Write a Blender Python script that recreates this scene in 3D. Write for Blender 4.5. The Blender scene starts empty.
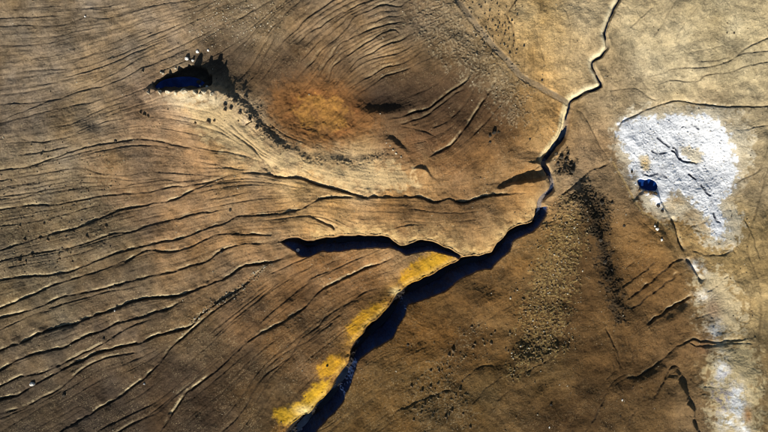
import bpy, bmesh, math
import numpy as np
from mathutils import Vector, Matrix

S = bpy.context.scene
COL = S.collection
rng = np.random.default_rng(7)

# ---------------------------------------------------------------- camera, sky, sun, exposure
MPP = 0.5          # metres of ground per photograph pixel at datum height
HC = 256.0         # drone height over the datum (m)
cam_d = bpy.data.cameras.new('drone_camera')
cam = bpy.data.objects.new('drone_camera', cam_d); COL.objects.link(cam)
cam.location = (0, 0, HC); cam.rotation_euler = (0, 0, 0)
cam_d.sensor_fit = 'HORIZONTAL'; cam_d.sensor_width = 36.0
cam_d.lens = 36.0 * HC / (768 * MPP)
cam_d.clip_start = 1.0; cam_d.clip_end = 20000.0
S.camera = cam
S.cycles.filter_width = 1.0

SUN_EL = math.radians(27.0)
SUN_AZ = math.radians(14.0)        # shadows run up the picture, leaning this much to the right
ldir = Vector((math.sin(SUN_AZ) * math.cos(SUN_EL), math.cos(SUN_AZ) * math.cos(SUN_EL), -math.sin(SUN_EL)))
w = bpy.data.worlds.new('World'); S.world = w; w.use_nodes = True
nt = w.node_tree
sky = nt.nodes.new('ShaderNodeTexSky'); sky.sky_type = 'NISHITA'; sky.sun_disc = False
sky.sun_elevation = SUN_EL
sky.sun_rotation = math.atan2(-ldir.x, -ldir.y)     # bearing of the sun, clockwise from +Y
sky.altitude = 500; sky.air_density = 1.0; sky.dust_density = 0.3; sky.ozone_density = 1.5
bg = nt.nodes['Background']; bg.inputs['Strength'].default_value = 0.05
nt.links.new(sky.outputs[0], bg.inputs['Color'])
sl = bpy.data.lights.new('sun', 'SUN'); sl.energy = 5.0; sl.angle = math.radians(0.5); sl.color = (1.0, 0.95, 0.87)
so = bpy.data.objects.new('sun', sl); COL.objects.link(so); so.location = (-60, -240, 140)
so.rotation_euler = ldir.to_track_quat('-Z', 'Y').to_euler()
S.view_settings.view_transform = 'Standard'; S.view_settings.look = 'None'
S.view_settings.gamma = 1.0; S.view_settings.use_curve_mapping = False
S.view_settings.exposure = 0.48
KLIT = 1.0         # display value of a flat sunlit white at this exposure (used to turn seen colours into albedo)

# ---------------------------------------------------------------- raster helpers (photo-pixel plan grid)
R = 2
U0, U1, V0, V1 = -56, 824, -56, 488
NU, NV = (U1 - U0) * R, (V1 - V0) * R
us = U0 + (np.arange(NU) + 0.5) / R
vs = V0 + (np.arange(NV) + 0.5) / R
UU, VV = np.meshgrid(us.astype(np.float32), vs.astype(np.float32))
ky = np.fft.fftfreq(NV)[:, None] * R; kx = np.fft.rfftfreq(NU)[None, :] * R
KK = np.sqrt(kx * kx + ky * ky)            # cycles per pixel

def fbm(seed, lo, hi, beta=1.6):
    """band limited noise, wavelengths between hi and lo pixels, unit standard deviation"""
    r = np.random.default_rng(seed)
    F = np.fft.rfft2(r.standard_normal((NV, NU)).astype(np.float32))
    k = np.maximum(KK, 1e-6)
    amp = k ** (-beta) * np.exp(-(k * lo) ** 2 * 0.5) * (1 - np.exp(-(k * hi) ** 2 * 2))
    n = np.fft.irfft2(F * amp, s=(NV, NU)).astype(np.float32)
    return (n - n.mean()) / n.std()

def blur(a, s):
    return np.fft.irfft2(np.fft.rfft2(a) * np.exp(-2 * (math.pi * KK * s) ** 2), s=(NV, NU)).astype(np.float32)

def sstep(a, b, x):
    t = np.clip((x - a) / (b - a), 0, 1); return t * t * (3 - 2 * t)

def catmull(pts, step=2.0):
    P = np.array(pts, float)
    if len(P) < 3:
        n = max(2, int(np.hypot(*(P[-1] - P[0])) / step)); t = np.linspace(0, 1, n)[:, None]
        return P[0] * (1 - t) + P[-1] * t
    Q = np.vstack([2 * P[0] - P[1], P, 2 * P[-1] - P[-2]]); out = []
    for i in range(1, len(Q) - 2):
        p0, p1, p2, p3 = Q[i - 1], Q[i], Q[i + 1], Q[i + 2]
        n = max(1, int(np.hypot(*(p2 - p1)) / step))
        for k in range(n):
            t = k / n
            out.append(0.5 * ((2 * p1) + (-p0 + p2) * t + (2 * p0 - 5 * p1 + 4 * p2 - p3) * t * t + (-p0 + 3 * p1 - 3 * p2 + p3) * t ** 3))
    out.append(P[-1]); return np.array(out)

def wiggle(pl, amp, seed, k=5, rag=.3):
    r = np.random.default_rng(seed)
    n = r.standard_normal((len(pl) + 2 * k, 2)); ker = np.hanning(k + 2)[1:-1]; ker /= ker.sum()
    n = np.stack([np.convolve(n[:, i], ker, 'same') for i in (0, 1)], 1)[k:-k]
    n2 = r.standard_normal((len(pl) + 2, 2))[1:-1]
    return pl + amp * (n * 1.6 + rag * n2)

def extend(pts):
    """lines that leave the frame run on past it"""
    P = [tuple(p) for p in pts]
    def out(p): return p[0] <= 2 or p[0] >= 766 or p[1] <= 2 or p[1] >= 430
    for end in (0, -1):
        p = P[end]; q = P[1 if end == 0 else -2]
        if out(p):
            d = np.array(p) - np.array(q); d = d / np.hypot(*d) * 60
            e = (p[0] + d[0], p[1] + d[1]); P = [e] + P if end == 0 else P + [e]
    return P

BIG = np.float32(1e3)
def line_field(pl, margin, vals=None):
    """signed distance (positive on the lower / sun side) to a polyline within margin px, plus arc position 0..1 and interpolated values"""
    D = np.full((NV, NU), BIG, np.float32); T = np.zeros((NV, NU), np.float32)
    seg = np.diff(pl, axis=0); L = np.hypot(seg[:, 0], seg[:, 1]); cum = np.r_[0, np.cumsum(L)]; tot = cum[-1]
    g0, g1 = NV, 0; h0, h1 = NU, 0
    ch = pl[-1] - pl[0]; side = 1.0 if (-ch[1] * 0.35 + ch[0]) >= 0 else -1.0
    for i in range(len(seg)):
        if L[i] < 1e-6: continue
        a, b = pl[i], pl[i + 1]
        i0 = max(0, int((min(a[0], b[0]) - margin - U0) * R)); i1 = min(NU, int((max(a[0], b[0]) + margin - U0) * R) + 1)
        j0 = max(0, int((min(a[1], b[1]) - margin - V0) * R)); j1 = min(NV, int((max(a[1], b[1]) + margin - V0) * R) + 1)
        if i0 >= i1 or j0 >= j1: continue
        x = UU[j0:j1, i0:i1] - a[0]; y = VV[j0:j1, i0:i1] - a[1]
        dx, dy = seg[i] / L[i]
        s = x * dx + y * dy; sc = np.clip(s, 0, L[i])
        ex = x - sc * dx; ey = y - sc * dy
        d = np.sqrt(ex * ex + ey * ey)
        nx, ny = -dy * side, dx * side
        sg = np.where(ex * nx + ey * ny >= 0, 1.0, -1.0)
        Dv = D[j0:j1, i0:i1]; m = d < np.abs(Dv)
        Dv[m] = (d * sg)[m]; T[j0:j1, i0:i1][m] = ((cum[i] + sc) / tot)[m]
        g0, g1, h0, h1 = min(g0, j0), max(g1, j1), min(h0, i0), max(h1, i1)
    return D, T, (slice(g0, g1), slice(h0, h1))

def inpoly(pts):
    M = np.zeros((NV, NU), bool); P = np.array(pts, float)
    j0 = max(0, int((P[:, 1].min() - V0) * R) - 1); j1 = min(NV, int((P[:, 1].max() - V0) * R) + 2)
    i0 = max(0, int((P[:, 0].min() - U0) * R) - 1); i1 = min(NU, int((P[:, 0].max() - U0) * R) + 2)
    X = UU[j0:j1, i0:i1]; Y = VV[j0:j1, i0:i1]; m = np.zeros(X.shape, bool)
    for (xa, ya), (xb, yb) in zip(P, np.roll(P, -1, 0)):
        if ya == yb: continue
        m ^= ((ya > Y) != (yb > Y)) & (X < (xb - xa) * (Y - ya) / (yb - ya) + xa)
    M[j0:j1, i0:i1] = m; return M

NOISE_L = fbm(13, 9, 60, 1.2); NOISE_A = fbm(11, 2, 14, 1.2); NOISE_B = fbm(12, 1.2, 8, 1.0)
def soft(pts, s=3.0, rough=0.35):
    """soft mask of a traced outline with a ragged edge"""
    m = blur(inpoly(catmull(list(pts) + [pts[0]], 4.0)).astype(np.float32), s)
    return sstep(0.25, 0.75, m + rough * 0.5 * NOISE_A * np.clip(4 * m * (1 - m), 0, 1))

def gauss(u, v, su, sv, rot=0.0):
    c, s_ = math.cos(rot), math.sin(rot); x = UU - u; y = VV - v
    return np.exp(-(((x * c + y * s_) / su) ** 2 + ((-x * s_ + y * c) / sv) ** 2))

# ---------------------------------------------------------------- traced lines
# (depth m, width of lit side px, width of steep side px, points)
G = [
 # upper left slope
 (.35, 3, 1.2, [(0,26),(25,25),(60,25),(85,17),(107,18),(125,11),(160,4),(185,1)]),
 (.35, 4, 1.2, [(0,75),(35,70),(75,68),(100,61),(118,55),(150,41),(192,22),(225,8),(245,0)]),
 (.3, 3, 1.2, [(40,68),(75,61),(115,41),(130,35),(160,25),(192,14),(215,0)]),
 (.5, 5, 1.3, [(0,104),(50,100),(82,90),(108,84),(130,74),(142,67),(160,61),(192,46),(217,30),(240,18),(262,5),(270,0)]),
 (.35, 4, 1.2, [(0,120),(38,105),(70,92),(100,80),(130,64),(150,52)]),
 (.3, 3, 1.2, [(0,90),(40,85),(70,78),(96,72),(120,66)]),
 (.3, 3, 1.2, [(0,45),(40,44),(75,36),(110,30),(140,20),(165,14)]),
 (.25, 3, 1.2, [(20,8),(60,6),(100,9),(115,8)]),
 (.4, 4, 1.2, [(0,123),(20,118),(50,110),(80,104),(105,98),(125,88)]),
 (.3, 3, 1.2, [(40,128),(70,124),(95,112),(120,103),(132,100)]),
 (.3, 3, 1.2, [(65,138),(90,126),(112,120),(128,116)]),
 (.6, 3, 1.5, [(20,138),(28,140),(40,142),(52,140)]),
 # west fan
 (.8, 6, 1.3, [(0,170),(25,167),(50,159),(75,150),(100,144),(115,142),(135,139),(155,140),(175,145),(192,148),(208,154)]),
 (.5, 4, 1.2, [(60,162),(90,153),(120,147),(150,145),(180,150)]),
 (.45, 4, 1.2, [(0,180),(38,174),(78,168),(100,173),(125,175),(150,172),(192,174),(215,176),(237,173)]),
 (.4, 3, 1.2, [(0,189),(35,183),(62,178),(100,177),(130,180),(160,178),(190,176)]),
 (.4, 4, 1.2, [(0,199),(22,197),(50,188),(75,183),(105,182)]),
 (.9, 6, 1.4, [(0,209),(35,205),(58,204),(100,196),(120,194),(145,192),(170,187),(192,185),(215,180),(237,172)]),
 (.45, 4, 1.2, [(105,188),(135,184),(160,180),(180,181),(205,178)]),
 (1.0, 7, 1.5, [(0,250),(25,242),(40,237),(75,228),(107,215),(120,210),(150,204),(175,199),(192,190),(207,184),(220,179)]),
 (.5, 4, 1.2, [(0,226),(30,222),(62,215),(95,206),(118,204),(135,201)]),
 (.9, 7, 1.4, [(0,261),(15,257),(37,253),(72,247),(100,238),(115,233),(130,232),(150,225),(165,221),(180,218),(192,214),(215,211),(240,206)]),
 (1.0, 7, 1.4, [(0,280),(20,277),(50,275),(70,271),(95,261),(120,252),(140,247),(160,242),(175,240),(192,234),(207,228),(225,223),(240,216),(275,214),(300,209),(312,202),(327,198),(362,197),(384,198)]),
 (1.1, 7, 1.4, [(0,308),(15,302),(35,293),(58,283),(85,275),(110,267),(125,262),(140,253),(152,250),(165,252),(180,250),(192,246),(207,238),(220,234),(242,234),(267,235),(287,234)]),
 (1.0, 7, 1.4, [(0,318),(20,313),(40,306),(62,297),(82,293),(110,287),(130,281),(155,275),(175,271),(192,265),(205,262),(222,250),(242,244),(262,243),(280,240)]),
 (.6, 5, 1.2, [(0,330),(25,318),(45,310),(65,303),(85,298),(105,292),(130,288),(155,282)]),
 (1.7, 9, 1.8, [(0,350),(20,343),(38,334),(58,328),(75,324),(95,315),(110,311),(122,306),(140,300),(160,298),(175,297),(192,291),(207,285),(225,278),(242,267),(257,265),(275,261),(290,255),(300,254)]),
 (1.4, 8, 1.6, [(0,370),(15,361),(35,354),(62,348),(80,339),(100,331),(118,323),(140,318),(155,312),(170,308),(185,297)]),
 (1.0, 6, 1.4, [(0,386),(10,381),(25,376),(42,373),(62,364),(82,354),(100,345),(117,334),(137,324),(160,316)]),
 (1.7, 8, 1.7, [(0,400),(15,396),(32,386),(50,376),(65,368),(85,359),(95,354),(110,350),(125,346),(140,343),(160,335),(185,329),(192,324),(200,315),(217,303),(237,291),(254,276),(270,262)]),
 (.9, 6, 1.3, [(0,414),(22,408),(40,399),(58,390),(75,375),(95,362),(115,356),(138,352),(152,345)]),
 (.35, 3, 1.2, [(0,432),(20,420),(45,405),(60,398)]),
 (1.3, 7, 1.5, [(60,432),(75,423),(95,411),(115,400),(130,389),(148,375),(162,359),(172,346),(185,336),(192,330),(207,316),(232,298),(250,286)]),
 (.8, 5, 1.3, [(122,430),(140,420),(158,412),(170,401),(190,384),(207,370)]),
 (.6, 4, 1.3, [(100,430),(128,416),(150,405),(170,392)]),
 (1.2, 7, 1.6, [(160,432),(172,414),(185,394),(192,389),(207,378),(225,363),(242,346),(262,333),(280,324),(297,313),(307,305),(317,293),(332,285),(352,275),(372,266),(384,262),(394,256),(402,250)]),
 (.7, 6, 1.4, [(222,432),(237,418),(249,400),(262,378),(280,365),(292,354),(302,338),(317,327),(325,318),(337,310),(352,301),(367,291),(380,289),(390,295)]),
 (.6, 6, 1.6, [(250,335),(267,316),(302,288),(312,278),(332,270),(354,260),(377,252)]),
 (.5, 4, 1.4, [(262,378),(268,366),(290,350),(310,340),(325,328),(340,318)]),
 (.5, 5, 1.3, [(205,345),(235,318),(260,298),(280,282),(300,272),(318,264)]),
 (.45, 4, 1.3, [(180,405),(205,388),(232,366),(256,346)]),
 # centre
 (1.8, 8, 1.6, [(237,172),(267,174),(277,177),(300,178),(312,183),(327,187),(342,191),(355,195),(365,198),(384,197),(404,197),(419,197),(434,202),(449,198),(459,202),(469,202),(484,197),(502,194),(522,193),(539,194)]),
 (.6, 4, 1.3, [(242,138),(262,158),(270,167),(277,176)]),
 (.5, 6, 1.5, [(275,160),(300,168),(320,180),(342,186),(376,194)]),
 (1.0, 3, 1.6, [(306,215),(313,218),(320,221),(332,227),(336,232)]),
 (.35, 4, 1.2, [(192,190),(207,186),(225,182),(245,181)]),
 (.35, 4, 1.2, [(205,200),(230,196),(258,190),(280,187)]),
 (.3, 4, 1.2, [(190,160),(212,164),(232,168),(250,171)]),
 # hill rills
 (.7, 5, 1.3, [(332,0),(317,10),(304,20),(299,27),(287,37),(277,49)]),
 (.8, 5, 1.3, [(367,1),(352,7),(337,15),(322,25),(309,32),(292,47)]),
 (.8, 5, 1.3, [(409,0),(399,6),(384,4),(367,11),(354,17),(347,27),(337,37),(327,45),(319,52),(314,60),(304,71),(294,82)]),
 (.8, 5, 1.3, [(414,17),(399,22),(384,25),(367,30),(352,37),(339,44),(334,50),(332,55),(324,65),(319,75),(314,80)]),
 (.8, 5, 1.3, [(404,38),(396,30),(384,32),(367,42),(352,52),(339,61),(332,67),(328,80),(322,87)]),
 (.8, 5, 1.3, [(419,30),(400,40),(384,45),(372,52),(357,60),(347,72),(339,80),(332,90)]),
 (.7, 5, 1.3, [(419,42),(399,52),(384,56),(367,60),(354,69),(345,78)]),
 (.8, 5, 1.3, [(434,47),(421,52),(404,63),(384,67),(372,75),(359,82),(349,88),(344,95)]),
 (.8, 5, 1.3, [(440,52),(421,62),(404,70),(384,76),(372,85),(359,92),(352,100)]),
 (.5, 4, 1.3, [(290,10),(278,24),(274,37),(264,57),(257,72),(242,87)]),
 (.5, 4, 1.3, [(300,0),(285,14),(270,30),(262,42)]),
 (1.2, 8, 1.4, [(476,55),(471,72),(464,82),(444,96),(429,108),(414,112),(399,117),(384,119)]),
 (.9, 7, 1.4, [(470,85),(456,93),(440,105),(425,116),(410,121),(396,125)]),
 (1.2, 8, 1.4, [(499,75),(494,84),(486,97),(479,108),(469,123),(461,133),(451,145),(439,152),(426,159)]),
 (.9, 7, 1.4, [(478,82),(470,97),(460,110),(446,122),(430,128)]),
 (.9, 7, 1.4, [(505,98),(496,110),(484,124),(470,138),(456,149)]),
 (.4, 4, 1.3, [(396,125),(421,130),(434,135),(446,143)]),
 (.4, 4, 1.3, [(450,72),(436,84),(420,92),(405,98)]),
 (.4, 4, 1.3, [(455,84),(440,92),(424,101),(408,108)]),
 # eastern plain
 (.7, 1.5, 1.5, [(516,0),(508,12),(509,20),(513,25),(514,38),(511,55)]),
 (.35, 2, 1.5, [(541,0),(541,10),(536,25),(538,40),(534,60)]),
 (.25, 2, 1.4, [(538,40),(544,56),(546,68)]),
 (.3, 2, 1.4, [(562,6),(569,16),(571,32),(570,48),(565,60)]),
 (.3, 3, 1.3, [(676,0),(663,22),(651,42)]),
 (.3, 3, 1.3, [(700,4),(693,12),(683,26),(676,38)]),
 (.3, 3, 1.3, [(655,5),(640,18),(629,29)]),
 (.5, 4, 1.4, [(768,38),(746,48),(731,60),(706,67),(676,68),(658,75)]),
 (.5, 4, 1.4, [(768,62),(745,66),(731,72),(706,75),(696,81),(671,80),(655,86)]),
 (.4, 4, 1.4, [(768,50),(740,54),(715,60),(690,62)]),
 (.4, 3, 1.4, [(608,90),(622,89),(636,88),(651,98),(662,101)]),
 (.8, 2.5, 1.4, [(611,166),(613,150),(617,130),(622,122),(633,116),(648,109),(656,106),(666,103),(678,100),(701,104),(726,106),(768,106)]),
 (.5, 3, 1.3, [(768,148),(761,168),(756,173),(741,180),(726,193)]),
 (.3, 2, 1.2, [(733,131),(750,128),(768,125)]),
 (.8, 4, 1.8, [(611,162),(601,167),(591,170),(581,180),(569,190),(560,197)]),
 (.3, 2.0, 1.2, [(574,108),(583,114),(592,130),(602,148),(610,161)]),
 (.5, 4, 1.5, [(768,170),(758,205),(752,225),(748,250),(757,275),(762,300),(760,340),(764,380),(762,432)]),
 (.5, 4, 1.4, [(744,216),(754,240),(762,262)]),
 # south east
 (1.0, 4, 2.5, [(671,216),(678,231),(680,244),(686,253)]),
 (1.2, 4, 3.0, [(688,258),(694,267),(703,283)]),
 (1.3, 6, 1.6, [(625,300),(638,293),(651,281),(663,271),(676,261),(686,258)]),
 (1.0, 6, 1.5, [(630,310),(641,303),(656,291),(668,282),(681,272)]),
 (1.3, 6, 1.6, [(646,326),(658,318),(671,310),(684,302),(694,294)]),
 (.5, 5, 1.5, [(620,290),(632,280),(648,268),(660,258)]),
 (.8, 7, 1.6, [(620,379),(628,378),(641,376),(658,365),(668,356),(678,346),(691,341),(701,341),(716,343),(736,341),(757,338)]),
 (.5, 3, 1.3, [(684,340),(700,346),(720,345),(756,343)]),
 (.55, 6, 1.6, [(654,402),(656,396),(663,384),(668,371),(676,366),(684,368)]),
 (.6, 5, 1.5, [(585,432),(591,424),(604,399),(613,386)]),
 (.5, 4, 1.5, [(622,366),(617,352),(612,340),(606,325)]),
 (.4, 3, 1.4, [(625,432),(634,415),(640,405)]),
 (.35, 3, 1.2, [(684,232),(693,226),(704,222),(715,217)]),
 (.4, 3, 1.3, [(705,292),(716,287),(725,280),(730,276)]),
 (.35, 3, 1.3, [(690,250),(705,254),(720,254),(735,250)]),
 # southern plateau
 (.4, 3, 1.4, [(384,422),(398,411),(415,403),(430,397),(442,392),(453,389),(462,381),(472,373),(484,367),(500,366),(512,361)]),
 (.2, 3, 1.4, [(470,432),(484,420),(498,402),(508,390),(518,380)]),
 (.3, 4, 1.4, [(455,420),(472,404),(490,385),(505,374)]),
 (.3, 5, 1.6, [(470,330),(482,322),(500,312),(515,303)]),
 (.3, 3, 1.4, [(521,375),(544,362),(557,352),(566,340),(568,325),(574,300)]),
 # white crust fissures
 (.9, 1.2, 1.6, [(670,149),(676,153),(680,159),(686,162),(695,163),(702,164)]),
 (.7, 1.0, 1.2, [(688,173),(694,178),(697,180)]),
 (.5, 1.0, 1.2, [(655,137),(664,143),(671,148)]),
 (.6, 1.0, 1.2, [(671,146),(676,150),(679,157),(684,161)]),
 (.5, 1.0, 1.2, [(640,172),(650,176),(658,174),(668,179)]),
 (.5, 1.0, 1.2, [(700,184),(706,192),(712,196)]),
 (.5, 1.0, 1.2, [(712,212),(716,220),(722,224)]),
 (.5, 1.0, 1.2, [(650,150),(660,154),(668,152)]),
 (.5, 1.0, 1.2, [(680,128),(690,124),(700,130)]),
]
HR = [i for i, g in enumerate(G) if g[3][0] in ((332,0),(367,1),(409,0),(414,17),(404,38),(419,30),(419,42),(434,47),(440,52))]
def between(a, b, f, dp):
    A_ = catmull(a, 4); B_ = catmull(b, 4); k = np.linspace(0, 1, 12); g_ = lambda P: np.stack([np.interp(k, np.linspace(0, 1, len(P)), P[:, j]) for j in (0, 1)], 1)
    return (dp, 3, 1.1, [tuple(p) for p in g_(A_) * (1 - f) + g_(B_) * f])
G += [between(G[i][3], G[j][3], f, d_) for i, j in zip(HR[:-1], HR[1:]) for f, d_ in ((.3, .35), (.62, .5))]
HE = [next(i for i, g in enumerate(G) if g[3][0] == k) for k in ((470,85),(478,82),(499,75),(505,98))]
G += [between(G[i][3], G[j][3], f, d_) for i, j in zip(HE[:-1], HE[1:]) for f, d_ in ((.33, .5), (.66, .4))]
G2 = [  # paths worn into the soil: very shallow
 (.12, 2.5, 2.5, [(613,162),(626,185),(641,210),(651,216),(676,233),(696,245),(713,253)]),
]

NW_RIM = [(537,208),(535,219),(531,222),(516,226),(509,231),(499,243),(489,253),(474,255.5),(461,257),(458,260),(444,267),(429,276),(414,282),(401,290),(394,298),(390,305),(375,321),(369,324),(359,336),(352,346),(348,361),(336,378),(327,394),(314,406),(309,414),(292,424),(280,440),(255,480)]
SE_RIM = [(548,206),(545,218),(534,231),(524,235),(514,241),(509,251),(499,261),(491,268),(479,271),(461,278),(451,287),(436,295),(421,301),(409,305),(404,316),(399,324),(394,336),(384,343),(367,354),(357,364),(352,381),(342,404),(332,416),(322,424),(312,440),(290,480)]
N_RIM = [(279,241),(290,237.5),(310,240),(322,237),(342,235),(367,235),(384,236),(391,238),(401,245),(411,243),(421,240),(434,242),(447,248),(459,255),(467,258)]
S_RIM = [(286,246),(298,254),(304,257),(312,255),(322,252),(342,251),(362,248.5),(384,247.5),(392,248),(401,251.5),(407,255),(416,252),(426,251),(441,253),(459,259),(465,262)]
UP1 = [(620,0),(613,12),(608,25),(606,32),(607,37),(608,46),(603,54),(595,60),(594,66),(599,77),(602,84),(598,88),(586,93),(576,98),(571,103),(569,112),(566,121),(564,133),(556,146),(547,158)]
UP2 = [(547,158),(544,163),(546,168),(551,176),(553,186),(549,193),(542,200),(541,209),(538,218)]
TRACK = [(452,-12),(458,0),(469,15),(481,32),(494,47),(509,62),(521,76),(539,86),(554,95),(567,102)]

# ---------------------------------------------------------------- macro relief (m)
Z = np.zeros((NV, NU), np.float32)
Z += -11 * sstep(340, -60, UU) - 3 * sstep(250, 480, VV) * sstep(330, 0, UU)
Z += 11 * gauss(478, 15, 105, 85)
Z += -5 * gauss(318, 108, 52, 34) + 3.4 * np.exp(-(((UU - 322) / 46) ** 2 + ((VV - 116) / 28) ** 2) ** 1.5).astype(np.float32)
Z += -3.5 * gauss(235, 62, 45, 26)
Z += 5 * sstep(300, 470, VV) * sstep(330, 420, UU)
Z += -3 * gauss(690, 160, 60, 50) + 3 * sstep(90, -40, VV) * sstep(560, 640, UU)
Z += -1.8 * gauss(376, 98, 26, 13, -0.2)
Z += -2.0 * gauss(525, 176, 28, 7, -0.2)
Z += 1.0 * fbm(21, 30, 160, 1.8) + 0.25 * fbm(22, 12, 40, 1.5)

def scarp(pts, h, north, south, seed, amp=0.8):
    """step whose sun-side crest stands h metres proud and drops steeply to the far side"""
    pl = wiggle(catmull(pts, 2.0), amp, seed)
    D, T, sl_ = line_field(pl, max(south * 2.5, north * 1.3))
    q = np.array(pts, float); arc = np.r_[0, np.cumsum(np.hypot(*np.diff(q, axis=0).T))]; H = np.interp(T, arc / arc[-1], h).astype(np.float32)
    f = np.where(D >= 0, np.exp(-np.abs(D) / south), sstep(-north, 0, D))
    f = np.where(np.abs(D) >= BIG * .5, 0, f) * (1 - sstep(south * 1.6, south * 2.5, np.abs(D)))
    o_ = (H * f).astype(np.float32); sm_ = blur(o_, 6.0); k_ = sstep(3, 14, np.where(np.abs(D) > BIG * .5, 99, np.abs(D))); return o_ * (1 - k_) + sm_ * k_

Z += scarp([(138,97),(150,93),(160,92),(185,92),(205,91),(218,93),(230,99),(240,105),(250,115),(262,130),(278,146),(300,156),(330,162),(360,162),(384,156),(398,150)],
           [0,2.5,5.0,7.4,6.8,3.6,2.0,1.9,1.9,1.8,1.4,1.0,.9,.8,.7,0], 8, 38, 31, 1.0)
Z += scarp([(352,116),(366,114),(384,115),(399,113),(414,109),(431,104),(446,96)], [0,2.2,4.0,3.8,2.4,1.0,0], 16, 24, 32, .2)
Z += scarp([(494,191),(503,189),(514,185),(529,182.5),(540,181),(546,178)], [0,2.2,3.0,3.2,3.4,2], 3.5, 12, 33)
Z += scarp([(384,138),(391,142),(399,147),(408,157)], [0,1.5,1.6,.3], 5, 12, 34)
Z += scarp([(408,171),(418,170),(427,173),(436,180)], [0.2,1.2,1.2,.1], 3, 14, 35)
Z += scarp([(536,164),(541,168),(546,174)], [1.5,3.0,2.0], 3, 10, 36)
Z += scarp([(568,190),(579,199),(587,213),(593,228),(597,246),(604,268),(610,290),(617,312),(624,334)], [1,3.2,3.8,3.6,3.2,2.8,2.4,1.8,.3], 17, 36, 37, 1.0)
Z += scarp([(648,222),(660,236),(668,250),(678,262)], [.2,1.2,1.2,.2], 9, 20, 145)
Z += scarp([(560,300),(566,320),(566,340),(556,352),(540,364)], [.3,1.2,1.3,1.0,.1], 9, 26, 146)
Z += scarp([(640,196),(646,194),(652,195),(657,197),(661,206),(667,214)], [.8,1.4,1.4,1.2,.8,.2], 3, 16, 38, .4)
Z += scarp([(622,388),(640,385),(660,374),(672,364),(684,352),(700,350)], [0,1.0,1.3,1.4,1.2,.2], 10, 22, 141)
Z += scarp([(632,303),(653,290),(667,279),(684,267)], [0,.9,1.0,.2], 8, 18, 142)
Z += scarp([(650,328),(673,320),(690,308),(698,300)], [0,1.0,1.1,.2], 8, 18, 143)
Z += scarp([(588,425),(600,408),(612,392),(618,384)], [.3,.9,.9,0], 9, 26, 144)
Z += scarp([(672,370),(678,380),(684,394),(691,412),(695,430),(704,470)], [.2,1.6,2.2,2.4,2.0,1.6], 5, 14, 39, 1.6)
Z += scarp([(703,346),(705,354),(706,366),(706,382)], [.3,1.6,1.8,.3], 3, 12, 40)

# canyons
def canyon(ra, rb, depth_k, dmax, seed, taper=None):
    A = wiggle(catmull(ra, 2.0), 0.55, seed, 5, .2); B = wiggle(catmull(rb, 2.0), 0.6, seed + 1, 5, .2)
    poly = np.vstack([A, B[::-1]]); M = inpoly(poly)
    da, ta, _ = line_field(A, 26); db, tb, _ = line_field(B, 26)
    da = np.abs(da); db = np.abs(db); wd = np.minimum(da + db, 60)
    t = np.where(M, da / np.maximum(wd, 1e-3), 0)
    dep = np.minimum(dmax, depth_k * MPP * blur(np.where(M, wd, 0), 1.0) / np.maximum(blur(M.astype(np.float32), 1.0), .05))
    if taper: dep = dep * np.interp(ta, np.linspace(0, 1, len(taper)), taper)
    shape = np.where(t < .2, sstep(0, .2, t), np.where(t < .46, 1, 1 - np.clip((t - .46) / .54, 0, 1) ** 1.35))
    return M, t, da, db, dep * shape, wd
M1, t1, da1, db1, z1, w1 = canyon(NW_RIM, SE_RIM, .92, 10.0, 51)
M2, t2, da2, db2, z2, w2 = canyon(N_RIM, S_RIM, .85, 7.0, 61, [.45,.9,1,1,1,1,1])
CAN = M1 | M2
# ground rounds down to the lit rims
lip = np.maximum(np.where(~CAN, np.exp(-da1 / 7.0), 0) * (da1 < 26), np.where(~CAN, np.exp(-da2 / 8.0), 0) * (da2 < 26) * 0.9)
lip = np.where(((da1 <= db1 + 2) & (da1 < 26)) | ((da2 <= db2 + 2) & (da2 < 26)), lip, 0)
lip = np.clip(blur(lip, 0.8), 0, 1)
Zsmooth = Z.copy()
rimz = 1.9 * lip * (0.85 + 0.10 * NOISE_A)

# stream bed above the gorge
def channel(pts, half, depth, lit, steep, seed):
    pl = wiggle(catmull(extend(pts), 2.0), 0.5, seed)
    D, T, _ = line_field(pl, lit * 3 + half + 4)
    f = np.where(D < -half, np.exp(-(np.abs(D) - half).clip(0) / lit), np.where(D > half, 1 - sstep(0, steep, D - half), 1))
    f = np.where(np.abs(D) > BIG * .5, 0, f); return D, T, depth * f, pl
DU1, TU1, zu1, PL1 = channel(UP1, .7, 2.2, 2.0, 1.2, 71)
DU2, TU2, zu2, PL2 = channel(UP2, 1.6, 2.4, 3.0, 2.2, 72)
wid1 = sstep(.72, .95, TU1)   # widens where it nears the gorge
zu1 = np.maximum(zu1, wid1 * 4.2 * np.where(np.abs(DU1) > BIG * .5, 0, np.where(DU1 < 0, sstep(-6, -2.5, DU1), 1 - sstep(2.0, 5.5, DU1))))

cut = np.maximum.reduce([np.where(M1, z1, 0), np.where(M2, z2, 0), zu1, zu2])
cut = cut * 1.0
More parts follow.
